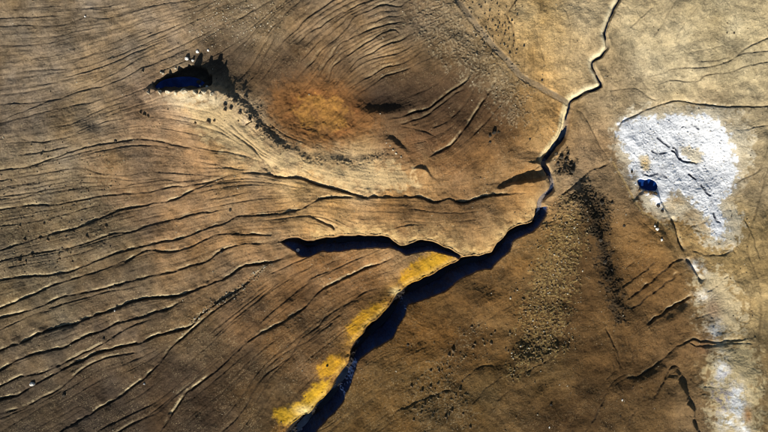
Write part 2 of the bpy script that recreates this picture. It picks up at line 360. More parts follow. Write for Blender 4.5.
# fan gullies
gmax = np.zeros((NV, NU), np.float32); BED = np.zeros((NV, NU), np.float32); LIPG = np.zeros((NV, NU), np.float32)
Fx = np.zeros((NV // 8, NU // 8), np.float32); Fy = np.zeros_like(Fx)
FUl = U0 + (np.arange(NU // 8) + .5) * 4; FVl = V0 + (np.arange(NV // 8) + .5) * 4
FU, FV = np.meshgrid(FUl, FVl)
for i, (dp, wn, ws, pts) in enumerate(G + G2):
    ext = extend(pts)
    se_ = pts[0][0] > 380 and min(p[1] for p in pts) > 210
    pl = wiggle(catmull(ext, 1.6), (0.8 if se_ else 0.32) if dp > .15 else .2, 100 + i, 7, .22)
    wn = wn * (1.25 if dp >= .95 else 1.0)
    D, T, (sj, si) = line_field(pl, wn * 3.2)
    d = D[sj, si]; t = T[sj, si]
    nz = 0.92 + 0.36 * NOISE_L[sj, si] + .10 * NOISE_A[sj, si]
    wl = wn * (0.85 + 0.35 * np.sin(9 * t + i) ** 2)
    f = np.where(d < 0, 0.66 * np.exp(-np.abs(d) / (wl * .95)) + 0.34 * np.exp(-np.abs(d) / .9), 0.68 * (1 - sstep(0.05, ws * .85, d)) + 0.32 * np.exp(-np.abs(d) / (wl * .8)))
    f = np.where(np.abs(d) > wn * 3.2, 0, f * (1 - sstep(wn * 2.2, wn * 3.2, np.abs(d))))
    tp = np.ones_like(t)
    if ext[0] == tuple(pts[0]): tp = tp * sstep(0, .12, t)
    if ext[-1] == tuple(pts[-1]): tp = tp * (1 - sstep(.88, 1, t))
    g = (1.1 + .5 * (dp >= .95)) * dp * f * tp * np.clip(nz, .3, 1.4)
    k_ = tp * min(1.0, dp / .9) * np.clip(.75 + .4 * NOISE_A[sj, si], 0, 1) * (np.abs(d) < wn * 3)
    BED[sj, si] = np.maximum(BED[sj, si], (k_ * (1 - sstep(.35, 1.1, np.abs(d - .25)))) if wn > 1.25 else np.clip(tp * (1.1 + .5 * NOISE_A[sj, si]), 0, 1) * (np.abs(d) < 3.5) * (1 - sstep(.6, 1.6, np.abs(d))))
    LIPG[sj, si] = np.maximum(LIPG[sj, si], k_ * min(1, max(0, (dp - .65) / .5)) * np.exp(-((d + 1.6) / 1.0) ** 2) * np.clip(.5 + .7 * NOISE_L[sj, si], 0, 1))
    a = gmax[sj, si]; b = np.maximum(a, g); gmax[sj, si] = b + 0.35 * np.minimum(a, g)
    q = catmull(ext, 6.0); tg = np.gradient(q, axis=0); ang = np.arctan2(tg[:, 1], tg[:, 0])
    for (x, y), an in zip(q, ang):
        wgt = np.exp(-((FU - x) ** 2 + (FV - y) ** 2) / (2 * 13.0 ** 2))
        Fx += wgt * math.cos(2 * an); Fy += wgt * math.sin(2 * an)
Fx += 1e-4 * math.cos(2 * -0.4); Fy += 1e-4 * math.sin(2 * -0.4)
def up8(a):
    yi = np.clip((np.arange(NV) + .5) / 8 - .5, 0, a.shape[0] - 1.001); xi = np.clip((np.arange(NU) + .5) / 8 - .5, 0, a.shape[1] - 1.001)
    y0 = yi.astype(int); x0 = xi.astype(int); fy = (yi - y0)[:, None]; fx = (xi - x0)[None]
    return ((a[y0][:, x0] * (1 - fx) + a[y0][:, x0 + 1] * fx) * (1 - fy) + (a[y0 + 1][:, x0] * (1 - fx) + a[y0 + 1][:, x0 + 1] * fx) * fy).astype(np.float32)
ANG = 0.5 * np.arctan2(up8(Fy), up8(Fx)); DX = np.cos(ANG).astype(np.float32); DY = np.sin(ANG).astype(np.float32)
def lic(src, steps):
    """noise smeared along the local run of the rills"""
    acc = src.copy()
    for sg in (1, -1):
        ix = np.tile(np.arange(NU, dtype=np.float32), (NV, 1)); iy = np.tile(np.arange(NV, dtype=np.float32)[:, None], (1, NU))
        px = sg * DX; py = sg * DY
        for k in range(steps):
            ix += px * 1.4; iy += py * 1.4
            jx = np.clip(ix, 0, NU - 1).astype(np.int32); jy = np.clip(iy, 0, NV - 1).astype(np.int32)
            acc += src[jy, jx]
            nx = DX[jy, jx]; ny = DY[jy, jx]; s_ = np.where(nx * px + ny * py < 0, -1, 1).astype(np.float32)
            px = nx * s_; py = ny * s_
    acc -= acc.mean(); return 2.2 * np.tanh(acc / acc.std() / 2.2)
r77 = np.random.default_rng(77); segs = []
def trace(u, v, n, sg):
    out = [(u, v)]; px = py = None
    for k in range(n):
        i = int((u - U0) * R); j = int((v - V0) * R)
        if not (4 < i < NU - 4 and 4 < j < NV - 4): break
        dx, dy = float(DX[j, i]), float(DY[j, i])
        if px is None: dx *= sg; dy *= sg
        elif dx * px + dy * py < 0: dx, dy = -dx, -dy
        u += 3 * dx + r77.normal(0, .16); v += 3 * dy + r77.normal(0, .16); out.append((u, v)); px, py = dx, dy
    return out
for (a0, a1, b0, b1, n, d0, d1, l0, l1) in [(-40, 330, -30, 460, 430, .10, .6, 12, 50), (290, 520, -20, 165, 40, .12, .35, 5, 12), (600, 700, 210, 400, 45, .1, .4, 6, 16), (520, 800, -30, 110, 40, .05, .16, 8, 24), (380, 560, 290, 460, 30, .05, .18, 8, 20), (680, 800, 230, 460, 40, .08, .3, 5, 14), (200, 540, 140, 235, 60, .1, .4, 8, 22)]:
    for _ in range(n):
        u, v = r77.uniform(a0, a1), r77.uniform(b0, b1); L_ = int(r77.integers(l0, l1)); t_ = trace(u, v, L_, 1); segs.append((d0 + (d1 - d0) * r77.random() ** 2.5, t_))
for i, (dp, pts) in enumerate(segs):
    if len(pts) < 5: continue
    wn = r77.uniform(1.5, 3.5) * (1 + dp); D, T, (sj, si) = line_field(catmull(pts, 3.0), wn * 2.6)
    d = D[sj, si]; t = T[sj, si]; ok_ = np.abs(d) < wn * 2.6
    f = np.where(d < 0, .5 * np.exp(-np.abs(d) / (wn * .7)) + .5 * np.exp(-np.abs(d) / .8), .6 * (1 - sstep(.05, .9, d)) + .4 * np.exp(-np.abs(d) / wn)) * ok_ * (1 - sstep(wn * 1.6, wn * 2.6, np.abs(d)))
    tp = sstep(0, .25, t) * (1 - sstep(.7, 1, t)); g = 1.2 * dp * f * tp
    a = gmax[sj, si]; gmax[sj, si] = np.maximum(a, g) + .3 * np.minimum(a, g)
    k_ = tp * min(1, dp / .5) * ok_ * np.clip(.6 + .5 * NOISE_A[sj, si], 0, 1)
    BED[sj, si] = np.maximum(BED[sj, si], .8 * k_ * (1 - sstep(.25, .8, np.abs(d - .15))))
RILL = lic(fbm(41, 2.2, 12, .6), 26); STREAK = lic(fbm(42, 1.2, 6, .4), 14)

# ---------------------------------------------------------------- masks of soils and deposits
WHITE = soft([(616,128),(622,123),(640,118),(662,117),(690,116),(715,119),(726,130),(732,145),(736,165),(738,178),(728,192),(718,205),(727,222),(726,236),(716,241),(711,230),(706,216),(693,203),(686,194),(672,192),(664,206),(656,206),(652,196),(640,186),(632,172),(630,160),(626,150),(620,140)], 4.2, .6)
HALO = soft([(612,124),(640,108),(690,106),(740,112),(752,140),(750,170),(735,200),(745,225),(735,245),(712,248),(690,225),(650,215),(625,180),(614,145)], 7, .5)
CRUST = soft([(640,132),(670,128),(712,126),(728,150),(730,175),(715,200),(722,235),(714,238),(706,214),(690,196),(660,186),(640,180),(634,160)], 5, .4)
TANPATCH = np.maximum(soft([(678,148),(690,145),(704,154),(702,162),(690,161)], 2.5, .5), soft([(638,155),(648,156),(651,170),(645,172),(640,165)], 2, .4))
ORANGE = soft([(262,92),(282,80),(310,75),(338,78),(356,92),(378,102),(392,114),(380,130),(356,143),(325,150),(298,147),(276,134),(266,116)], 15, .12)
ORANGE2 = soft([(296,100),(315,94),(340,100),(350,112),(342,126),(322,134),(303,126),(294,112)], 6, .5)
SULPH = [([(394,286),(400,275),(411,266),(422,258),(432,252),(446,252),(459,258),(444,267),(429,276),(414,282),(401,290)], 'upper'),
         ([(346,332),(353,321),(365,309),(376,303),(386,301),(388,308),(375,321),(366,327),(356,339),(351,347),(346,344)], 'mid'),
         ([(312,372),(322,362),(334,355),(345,356),(346,364),(338,374),(330,379),(322,378)], 'small'),
         ([(270,415),(281,408),(297,405),(304,397),(312,387),(322,382),(333,380),(328,393),(315,406),(309,414),(294,424),(280,424)], 'low')]
SM = [soft(p, 5.2, .2) for p, _ in SULPH]
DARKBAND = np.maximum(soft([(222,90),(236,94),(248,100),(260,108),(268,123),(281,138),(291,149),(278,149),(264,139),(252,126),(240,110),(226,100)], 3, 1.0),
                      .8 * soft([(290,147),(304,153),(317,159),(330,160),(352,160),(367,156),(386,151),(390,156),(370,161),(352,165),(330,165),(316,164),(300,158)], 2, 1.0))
RUB1 = soft([(412,0),(452,0),(466,18),(484,44),(502,62),(518,80),(526,96),(529,118),(518,128),(506,116),(494,98),(478,84),(462,74),(448,58),(430,46),(418,30),(408,14)], 9, 1.3)
RUB2 = soft([(557,198),(572,190),(584,196),(588,215),(584,245),(578,275),(571,305),(568,325),(565,342),(554,353),(542,362),(524,374),(512,380),(508,370),(516,352),(520,330),(520,306),(526,288),(538,268),(546,240),(550,215)], 6, 1.2)
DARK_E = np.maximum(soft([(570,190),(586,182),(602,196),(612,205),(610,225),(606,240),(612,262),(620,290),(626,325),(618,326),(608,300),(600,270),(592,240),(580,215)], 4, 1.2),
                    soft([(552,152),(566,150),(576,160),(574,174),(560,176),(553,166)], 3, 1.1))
HUM = np.maximum.reduce([soft([(-40,150),(40,140),(100,150),(120,180),(118,225),(90,262),(40,280),(-40,290)], 14, .6) * .9,
                         soft([(430,432),(408,400),(418,372),(450,345),(476,322),(484,332),(470,352),(456,372),(470,400),(478,425)], 6, .7),
                         soft([(185,-30),(300,-30),(290,20),(255,40),(215,40),(185,60)], 8, .7) * .6])
PALE_S = soft([(705,352),(712,345),(740,345),(756,345),(758,470),(716,470),(712,420),(706,390)], 11, .5)
PALE_S2 = np.maximum(soft([(690,258),(706,264),(722,272),(732,285),(745,310),(740,335),(715,338),(700,322),(696,300),(700,285),(692,272)], 10, .5),
                     .9 * gauss(737, 405, 10, 16))
SNOWP = np.maximum.reduce([gauss(736, 402, 9, 16), .6 * gauss(722, 372, 7, 16), .5 * gauss(716, 330, 8, 9), .5 * gauss(742, 430, 8, 12), .8 * gauss(728, 420, 9, 10), .5 * gauss(698, 268, 10, 5, .6), .35 * gauss(704, 296, 8, 6)])
SNOWP = np.clip(SNOWP * (1 + .6 * NOISE_A), 0, 1)
PIT = soft([(152,86),(161,78),(176,72),(190,66),(204,68),(211,76),(210,86),(201,90),(182,91),(160,91)], 2, .2)
TR = wiggle(catmull(TRACK, 2.0), .25, 5)
DT, TT, _ = line_field(TR, 14); TRK = np.where(np.abs(DT) < 14, 1 - sstep(2.2, 3.8, np.abs(DT)), 0).astype(np.float32)

# ---------------------------------------------------------------- full height field
rill_amp = 0.055 * (1 - WHITE) * (1 - .65 * sstep(380, 470, UU) * sstep(150, 210, VV)) * (1 - .5 * sstep(520, 560, UU)) * (1 - TRK) * (1 - .6 * sstep(540, 600, UU) * sstep(240, 180, VV)) * np.clip(1 - .5 * RUB2, 0, 1)
detail = RILL * rill_amp + STREAK * rill_amp * .35
detail += (0.04 * NOISE_B + 0.03 * NOISE_A + .08 * NOISE_L) * (1 - TRK) + 0.05 * fbm(23, .8, 3.5, .4)
bump = fbm(24, 1.2, 5, .7); bump2 = fbm(25, 1.5, 6, .7)
detail += RUB1 * .17 * np.clip(bump, -1, 3) + RUB2 * .16 * np.clip(bump2, -1, 3) + HUM * .12 * np.clip(bump2 - .3, 0, 3)
detail += DARK_E * .2 * bump + DARKBAND * .2 * bump
detail += WHITE * (.03 * bump + CRUST * (.08 * np.abs(bump2) + .14 * np.clip(fbm(26, 3, 14, .8) - .6, 0, 3)))
detail += ORANGE * .10 * fbm(27, 4, 22, 1.2)
detail += -.18 * TRK + .12 * np.exp(-((np.abs(DT) - 4.5) / 1.0) ** 2)
gul = gmax * (1 - .85 * np.clip(WHITE, 0, 1) * (gmax < .4))
gul = gul * (1 - TRK)
Zf = Z + detail * (1 - .6 * CAN) - np.maximum(gul, rimz) * (1 - CAN) - cut - rimz * .0
Zf = np.where(CAN, Zsmooth - cut - 1.6 + detail * 1.4 + 0.25 * bump * sstep(.05, .3, np.maximum(t1 * M1, t2 * M2)), Zf)
SHADOW_PIT = soft([(637,180),(641,178.5),(646,180),(650,179),(654,181),(657,184),(658,190),(650,191),(641,188)], 1.2, .2)
Zf -= 3.0 * PIT + 1.0 * SHADOW_PIT
# knit the canyon edge
edge = blur(CAN.astype(np.float32), .6); Zf = Zf.astype(np.float32)
Zmap = blur(Z - 3.0 * PIT, 6.0)

# ---------------------------------------------------------------- soil colours, some shade painted in (sunlit look in the photograph -> albedo)
def lin(c):
    c = np.array(c, float) / 255.0
    return np.where(c <= .04045, c / 12.92, ((c + .055) / 1.055) ** 2.4)
def tone(c, u, v):
    s_ = .70 + .20 * min(1, max(0, (u - 130) / 200)); s_ -= .24 * (u > 570) * (v < 215) + .10 * (480 < u <= 570) * (v < 100); l = c @ np.array([.3, .59, .11]); return (l + (c - l) * s_) * (.95 - .10 * (u > 570) * (v < 130) + .12 * (u < 210) * (v < 240)) * np.array([1.06, .99, .87])
CP = [(440,90,72,55,38),(480,112,78,58,38),(418,100,66,51,37),(500,118,86,63,39),(460,135,92,67,41),(30,15,118,101,76),(110,20,132,113,86),(180,20,135,114,86),(40,70,126,107,80),(120,60,124,104,76),(30,110,116,98,74),(90,120,126,106,76),
 (150,105,132,104,72),(170,130,150,116,76),(120,150,126,100,66),(40,160,122,104,76),(190,160,150,116,74),(230,115,184,158,116),(200,100,184,160,120),(255,150,186,156,110),
 (300,170,190,162,116),(360,178,192,164,120),(150,190,120,94,62),(60,210,112,95,68),(20,250,108,92,66),(100,250,112,92,60),(190,230,138,106,66),(250,200,150,118,76),
 (250,225,150,116,72),(320,210,168,134,86),(370,220,168,130,82),(40,300,106,90,62),(120,290,104,84,56),(200,280,122,96,62),(260,270,128,98,62),(330,265,130,96,58),
 (30,350,94,78,55),(110,340,98,78,52),(190,330,98,78,50),(250,310,108,82,52),(300,300,118,88,54),(30,410,74,61,44),(100,400,72,57,40),(180,390,74,57,38),(240,380,76,59,38),(200,430,72,56,38),
 (300,350,106,80,48),(330,340,112,82,46),(270,400,92,72,42),(330,320,116,86,50),
 (240,60,94,78,58),(220,70,86,70,52),(270,75,92,72,50),(260,30,124,106,80),(320,20,130,108,80),(370,40,130,108,80),(320,60,106,84,58),(410,30,122,102,76),
 (400,80,88,70,50),(440,60,100,82,58),(470,30,124,108,84),(505,85,124,106,74),(470,100,90,69,46),(440,125,86,64,42),(500,130,100,75,44),(410,145,120,92,60),(480,150,128,96,58),(450,170,140,106,66),(510,165,134,104,66),
 (420,180,172,140,94),(400,190,166,132,86),(500,188,150,118,74),(430,213,112,83,50),(400,210,122,90,55),(470,212,116,86,52),(500,208,122,91,56),(450,240,158,124,78),(490,235,166,132,84),(525,208,166,130,82),
 (495,15,182,150,92),(540,25,190,160,100),(590,15,196,170,112),(530,60,184,150,88),(560,75,182,150,90),(540,105,172,134,76),(550,130,166,130,76),(580,70,186,158,100),(600,110,168,140,88),(595,140,160,124,70),(575,165,166,132,80),
 (650,20,192,172,120),(720,20,190,172,120),(680,60,198,180,130),(740,70,190,172,120),(660,90,196,178,130),(630,100,178,152,100),(740,110,178,158,108),(640,110,172,148,98),
 (720,120,178,156,112),(755,140,172,152,104),(750,190,166,144,96),(760,240,150,128,84),(735,225,168,144,94),(620,170,140,112,66),(630,200,134,104,58),(620,230,122,92,50),(680,215,156,128,78),(650,240,126,94,50),
 (700,235,158,130,82),(730,260,160,138,92),(640,270,116,86,46),(670,290,112,84,46),(720,300,160,138,96),(740,320,166,146,102),(650,330,104,78,44),(690,330,122,94,58),(730,370,164,144,104),(680,355,112,86,52),(690,385,120,94,58),(700,420,116,96,68),(765,350,132,112,74),(765,420,128,108,72),
 (590,260,96,72,40),(590,300,94,70,38),(600,350,94,70,37),(640,380,88,66,36),(590,400,80,60,32),(650,420,98,76,44),(560,420,80,60,33),(620,330,104,78,42),
 (545,250,112,88,50),(510,270,118,88,46),(480,290,108,78,38),(440,320,108,78,36),(410,340,106,76,34),(500,320,112,84,44),(460,350,100,73,36),(420,380,108,82,40),(390,400,100,76,38),(360,420,96,74,38),(480,390,96,76,42),(520,400,90,70,40),(450,420,92,72,40),(540,380,92,72,40)]
num = np.zeros((NV // 8, NU // 8, 3)); den = np.zeros((NV // 8, NU // 8))
for (u, v, *c) in CP:
    wgt = np.exp(-((FU - u) ** 2 + (FV - v) ** 2) / (2 * 17.0 ** 2)) + 1e-5 / (1 + ((FU - u) ** 2 + (FV - v) ** 2) / 900)
    num += wgt[..., None] * tone(lin(c), u, v); den += wgt
base = num / den[..., None]
A = np.stack([up8(base[..., k]) for k in range(3)], -1)
# tonal and hue variation of the soil
var = 1 + .13 * fbm(31, 6, 60, 1.4) + .055 * STREAK * (1 - .5 * WHITE) * sstep(640, 420, UU) + .09 * NOISE_B + .04 * NOISE_A + .04 * RILL * sstep(640, 420, UU)
A *= np.clip(var, .45, 1.7)[..., None]
hue = .06 * fbm(32, 8, 70, 1.5) * (1 - .6 * sstep(520, 600, UU)); A[..., 0] *= 1 + .45 * hue; A[..., 2] *= 1 - .9 * hue
def over(mask, c, k=1.0, n=None):
    global A
    m = np.clip(mask * k, 0, 1)[..., None]; col = lin(c)[None, None] * (1 if n is None else n[..., None]); A = A * (1 - m) + col * m
FL = np.clip(fbm(45, .7, 3.0, .3) - 1.25, 0, 1) * np.clip(.7 + .6 * NOISE_L, 0, 1); FD = np.clip(-fbm(46, .8, 3.5, .3) - 1.4, 0, 1) * np.clip(.7 - .6 * NOISE_L, 0, 1)
over(FL * (1 - .5 * sstep(380, 460, UU) * sstep(240, 280, VV)), (192,172,132), .55); over(FD, (62,50,38), .6)
vn = np.clip(1 + .22 * bump + .12 * NOISE_A, .4, 1.7)
over(HALO * np.clip(.8 + .3 * NOISE_L, 0, 1), (210,197,168), .85); over(blur(WHITE, 5), (212,206,190), .6)
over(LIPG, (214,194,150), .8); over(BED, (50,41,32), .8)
over(gauss(420, 150, 45, 22, .3) * np.clip(.6 + .4 * NOISE_L, 0, 1), (122,80,46), .55); over(gauss(315, 110, 50, 36), (124,92,60), .5); over(soft([(205,97),(226,102),(244,120),(262,142),(290,158),(330,167),(390,165),(420,178),(400,190),(350,186),(300,174),(262,164),(225,150),(200,128),(192,108)], 7, .8), (196,170,124), .7)
over(ORANGE, (130,90,50), .9, np.clip(1 + .06 * NOISE_A + .08 * NOISE_L + .06 * NOISE_B, .5, 1.6))
RING = np.exp(-((np.sqrt(((UU - 322) / 44) ** 2 + ((VV - 114) / 27) ** 2) - .8) / .16) ** 2); over(RING * np.clip(.7 + .4 * NOISE_L, 0, 1) * ORANGE, (140,88,44), .55)
over(ORANGE2 * np.clip(.6 + .16 * NOISE_A + .3 * NOISE_L, 0, 1), (182,132,64), .8)
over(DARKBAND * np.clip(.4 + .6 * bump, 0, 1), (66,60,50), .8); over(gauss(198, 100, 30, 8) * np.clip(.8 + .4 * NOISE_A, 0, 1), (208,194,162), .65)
over(gauss(215, 62, 32, 18), (70,56,42), .5); over(gauss(380, 98, 28, 14, -.15), (54,43,34), .85); over(gauss(440, 98, 54, 30, -.35) * np.clip(.85 + .2 * NOISE_L, 0, 1), (66,50,35), .78); over(gauss(488, 122, 28, 26), (80,58,37), .6); over(gauss(300, 78, 50, 12), (84,64,44), .4)  # shade of the hollow and north-facing hill flank painted over the brown soil
over(RUB1 * np.clip(.1 + .45 * bump, 0, 1), (164,150,120), .7); over(RUB1 * np.clip(-.2 - .6 * bump, 0, 1), (70,58,44), .7)
over(RUB2 * np.clip(.1 + .4 * bump2, 0, 1), (160,138,86), .85); over(RUB2 * np.clip(-.1 - .5 * bump2, 0, 1), (58,46,32), .8)
over(HUM * np.clip(bump2 - .6, 0, 1), (158,142,108), .5)
over(gauss(593, 218, 12, 36, -.25) * np.clip(.9 + .2 * NOISE_L, 0, 1), (48,39,27), .85); over(gauss(612, 290, 9, 42, -.22) * np.clip(.9 + .2 * NOISE_L, 0, 1), (58,45,29), .7); over(DARK_E * np.clip(.7 + .6 * NOISE_A, 0, 1), (50,44,34), .7)  # the two long ovals paint the fold's shade into the soil
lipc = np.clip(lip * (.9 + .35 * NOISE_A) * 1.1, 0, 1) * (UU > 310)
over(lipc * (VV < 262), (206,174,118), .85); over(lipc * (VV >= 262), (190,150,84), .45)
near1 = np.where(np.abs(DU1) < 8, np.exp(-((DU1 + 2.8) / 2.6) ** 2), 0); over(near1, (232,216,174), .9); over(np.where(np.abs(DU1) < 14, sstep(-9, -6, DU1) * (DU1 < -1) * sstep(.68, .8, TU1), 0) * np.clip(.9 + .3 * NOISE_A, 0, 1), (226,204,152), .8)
over(np.where(np.abs(DU2) < 9, np.exp(-np.abs(DU2) / 4), 0), (196,170,126), .6)
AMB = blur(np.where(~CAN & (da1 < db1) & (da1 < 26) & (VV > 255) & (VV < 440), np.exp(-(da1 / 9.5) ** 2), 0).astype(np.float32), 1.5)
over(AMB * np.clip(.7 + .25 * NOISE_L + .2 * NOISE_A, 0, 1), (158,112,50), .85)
SULPHUR = np.maximum.reduce(SM) * np.clip(.95 + .08 * NOISE_A + .1 * NOISE_L, 0, 1)
over(SULPHUR, (186,138,32), .92, np.clip(1 + .05 * NOISE_A + .06 * NOISE_B + .14 * NOISE_L, .45, 1.6))
over(SULPHUR * np.clip(.35 * STREAK + .3 * NOISE_L - .1, 0, 1), (146,98,44), .6); over(SM[3], (208,170,44), .4); over(SM[0] * gauss(432, 264, 14, 7, -.5), (210,166,46), .4); over(SULPHUR * np.clip(lip * 1.3 - .55, 0, 1), (214,186,116), .8)
over(np.maximum(gauss(304, 411, 9, 5), gauss(396, 292, 5, 4)), (236,214,150), .7)
over(PALE_S, (186,168,126), .85); over(PALE_S2, (196,178,140), .85); over(SNOWP, (226,228,226), .9)
over(gauss(713, 310, 9, 12), (120,84,66), .6); over(gauss(706, 348, 10, 9), (104,72,54), .5)
PURP = np.clip(gauss(722, 395, 12, 20) * NOISE_A, 0, 1); over(PURP, (120,112,124), .7)
over(np.clip(gauss(748, 415, 4, 7), 0, 1), (190,120,40), .6)
over(WHITE, (230,231,231), 1.0, np.clip(1 + .06 * NOISE_A + .07 * NOISE_L, .6, 1.08)); over(BED * (WHITE > .5) * CRUST, (34,44,64), .95)
over(TANPATCH * WHITE, (206,190,154), .8); over(gauss(645, 164, 4, 6) * WHITE, (224,184,110), .7)
over(TRK * (.85 + .15 * NOISE_A), (132,116,92), .9)
PT = wiggle(catmull(G2[0][3], 2.0), .2, 6); DP, TP, _ = line_field(PT, 6); over(np.where(np.abs(DP) < 6, 1 - sstep(.5, 1.5, np.abs(DP)), 0), (176,148,98), .7)
# the gorge: dark wet rock below, the blue of the shadow painted on its shaded side
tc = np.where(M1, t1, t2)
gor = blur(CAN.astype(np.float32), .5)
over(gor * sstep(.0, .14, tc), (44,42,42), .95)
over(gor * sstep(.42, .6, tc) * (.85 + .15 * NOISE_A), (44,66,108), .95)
over(zu1 / 4.2 * (np.abs(DU1) < 5) * (DU1 > -1.5), (78,78,84), .8)
over(np.where(np.abs(DU2) < 2.2, 1.0, 0), (96,98,108), .7)
over(PIT, (46,40,34), .85); over(SHADOW_PIT, (40,60,100), .95)  # second term paints the crag's blue shadow into the crust
A = np.clip(A / KLIT, .008, .9).astype(np.float32)
# roughness class for the shader: white crust / bouldery soil is coarser
ROUGH = np.clip(.33 + .2 * np.maximum.reduce([RUB1, RUB2, DARK_E, HUM * .7]), 0, 1).astype(np.float32)

# ---------------------------------------------------------------- sampling
def samp(arr, u, v):
    x = (u - U0) * R - .5; y = (v - V0) * R - .5
    # mirror beyond the surveyed sheet
    x = np.abs(x); x = np.mod(x, 2 * (NU - 1)); x = np.where(x > NU - 1, 2 * (NU - 1) - x, x)
    y = np.abs(y); y = np.mod(y, 2 * (NV - 1)); y = np.where(y > NV - 1, 2 * (NV - 1) - y, y)
    x0 = np.clip(x.astype(np.int32), 0, NU - 2); y0 = np.clip(y.astype(np.int32), 0, NV - 2)
    fx = (x - x0); fy = (y - y0)
    if arr.ndim == 3: fx = fx[..., None]; fy = fy[..., None]
    return (arr[y0, x0] * (1 - fx) + arr[y0, x0 + 1] * fx) * (1 - fy) + (arr[y0 + 1, x0] * (1 - fx) + arr[y0 + 1, x0 + 1] * fx) * fy
def to_px(X, Y):
    u = 384 + X / MPP; v = 216 - Y / MPP
    for _ in range(5):
        z = samp(Zmap, u, v); k = HC / (HC - z) / MPP
        u = 384 + X * k; v = 216 - Y * k
    return u, v
def to_xyz(u, v, dz=0.0):
    u = np.asarray(u, float); v = np.asarray(v, float)
    k = MPP * (HC - samp(Zmap, u, v)) / HC
    return (u - 384) * k, (216 - v) * k, samp(Zf, u, v) + dz

# ---------------------------------------------------------------- materials
def new_mat(name):
    m = bpy.data.materials.new(name); m.use_nodes = True; n = m.node_tree; b = n.nodes['Principled BSDF']; return m, n, b
def soil_mat(name, spec=.12, grain=.5, bumpd=.12, rough=.95, scale=1.0):
    m, n, b = new_mat(name)
    at = n.nodes.new('ShaderNodeAttribute'); at.attribute_name = 'soil'
    ro = n.nodes.new('ShaderNodeAttribute'); ro.attribute_name = 'coarse'
    geo = n.nodes.new('ShaderNodeTexCoord')
    n1 = n.nodes.new('ShaderNodeTexNoise'); n1.inputs['Scale'].default_value = 2.6 * scale; n1.inputs['Detail'].default_value = 6; n1.inputs['Roughness'].default_value = .72
    n2 = n.nodes.new('ShaderNodeTexNoise'); n2.inputs['Scale'].default_value = .35 * scale; n2.inputs['Detail'].default_value = 5; n2.inputs['Roughness'].default_value = .65
    n.links.new(geo.outputs['Object'], n1.inputs['Vector']); n.links.new(geo.outputs['Object'], n2.inputs['Vector'])
    mr = n.nodes.new('ShaderNodeMapRange'); mr.inputs['From Min'].default_value = .3; mr.inputs['From Max'].default_value = .7
    mr.inputs['To Min'].default_value = 1 - grain; mr.inputs['To Max'].default_value = 1 + grain
    n.links.new(n1.outputs['Fac'], mr.inputs['Value'])
    mr2 = n.nodes.new('ShaderNodeMapRange'); mr2.inputs['From Min'].default_value = .3; mr2.inputs['From Max'].default_value = .7
    mr2.inputs['To Min'].default_value = 1 - grain * .5; mr2.inputs['To Max'].default_value = 1 + grain * .5
    n.links.new(n2.outputs['Fac'], mr2.inputs['Value'])
    mu = n.nodes.new('ShaderNodeMath'); mu.operation = 'MULTIPLY'; n.links.new(mr.outputs[0], mu.inputs[0]); n.links.new(mr2.outputs[0], mu.inputs[1])
    vm = n.nodes.new('ShaderNodeVectorMath'); vm.operation = 'SCALE'
    n.links.new(at.outputs['Color'], vm.inputs[0]); n.links.new(mu.outputs[0], vm.inputs['Scale'])
    n.links.new(vm.outputs[0], b.inputs['Base Color'])
    b.inputs['Roughness'].default_value = rough; b.inputs['Specular IOR Level'].default_value = spec
    bp = n.nodes.new('ShaderNodeBump'); bp.inputs['Distance'].default_value = bumpd * 2
    ms = n.nodes.new('ShaderNodeMath'); ms.operation = 'MULTIPLY'; ms.inputs[1].default_value = 2.0
    n.links.new(ro.outputs['Fac'], ms.inputs[0]); ms.use_clamp = True; n.links.new(ms.outputs[0], bp.inputs['Strength'])
    n.links.new(n1.outputs['Fac'], bp.inputs['Height']); n.links.new(bp.outputs[0], b.inputs['Normal'])
    return m
M_SOIL = soil_mat('eroded_soil', grain=.32, bumpd=.22)
M_CRUST = soil_mat('mineral_crust', grain=.06, bumpd=.22, rough=.85)
M_TRACK = soil_mat('packed_track', grain=.12, bumpd=.05)
M_SULPH = soil_mat('sulphur_clay', grain=.14, bumpd=.14)
M_GORGE = soil_mat('wet_gorge_rock', grain=.3, bumpd=.3, rough=.8)
def rock_mat(name, c1, c2, rough=.9):
    m, n, b = new_mat(name)
    tc_ = n.nodes.new('ShaderNodeTexCoord'); no = n.nodes.new('ShaderNodeTexNoise'); no.inputs['Scale'].default_value = 1.6; no.inputs['Detail'].default_value = 6
    n.links.new(tc_.outputs['Object'], no.inputs['Vector'])
    cr = n.nodes.new('ShaderNodeValToRGB'); cr.color_ramp.elements[0].position = .35; cr.color_ramp.elements[1].position = .68
    cr.color_ramp.elements[0].color = (*lin(c1), 1); cr.color_ramp.elements[1].color = (*lin(c2), 1)
    n.links.new(no.outputs['Fac'], cr.inputs['Fac']); n.links.new(cr.outputs[0], b.inputs['Base Color'])
    b.inputs['Roughness'].default_value = rough; b.inputs['Specular IOR Level'].default_value = .2
    bp = n.nodes.new('ShaderNodeBump'); bp.inputs['Strength'].default_value = .5; bp.inputs['Distance'].default_value = .3
    n.links.new(no.outputs['Fac'], bp.inputs['Height']); n.links.new(bp.outputs[0], b.inputs['Normal']); return m
RM = {'pale': rock_mat('pale_altered_rock', (150,136,108), (214,204,178)), 'tan': rock_mat('tan_rock', (112,94,66), (160,140,104)),
      'dark': rock_mat('dark_basalt', (40,36,30), (82,72,58)), 'brown': rock_mat('brown_rock', (84,68,48), (124,104,76)),
      'white': rock_mat('bleached_rock', (196,190,176), (232,230,222))}
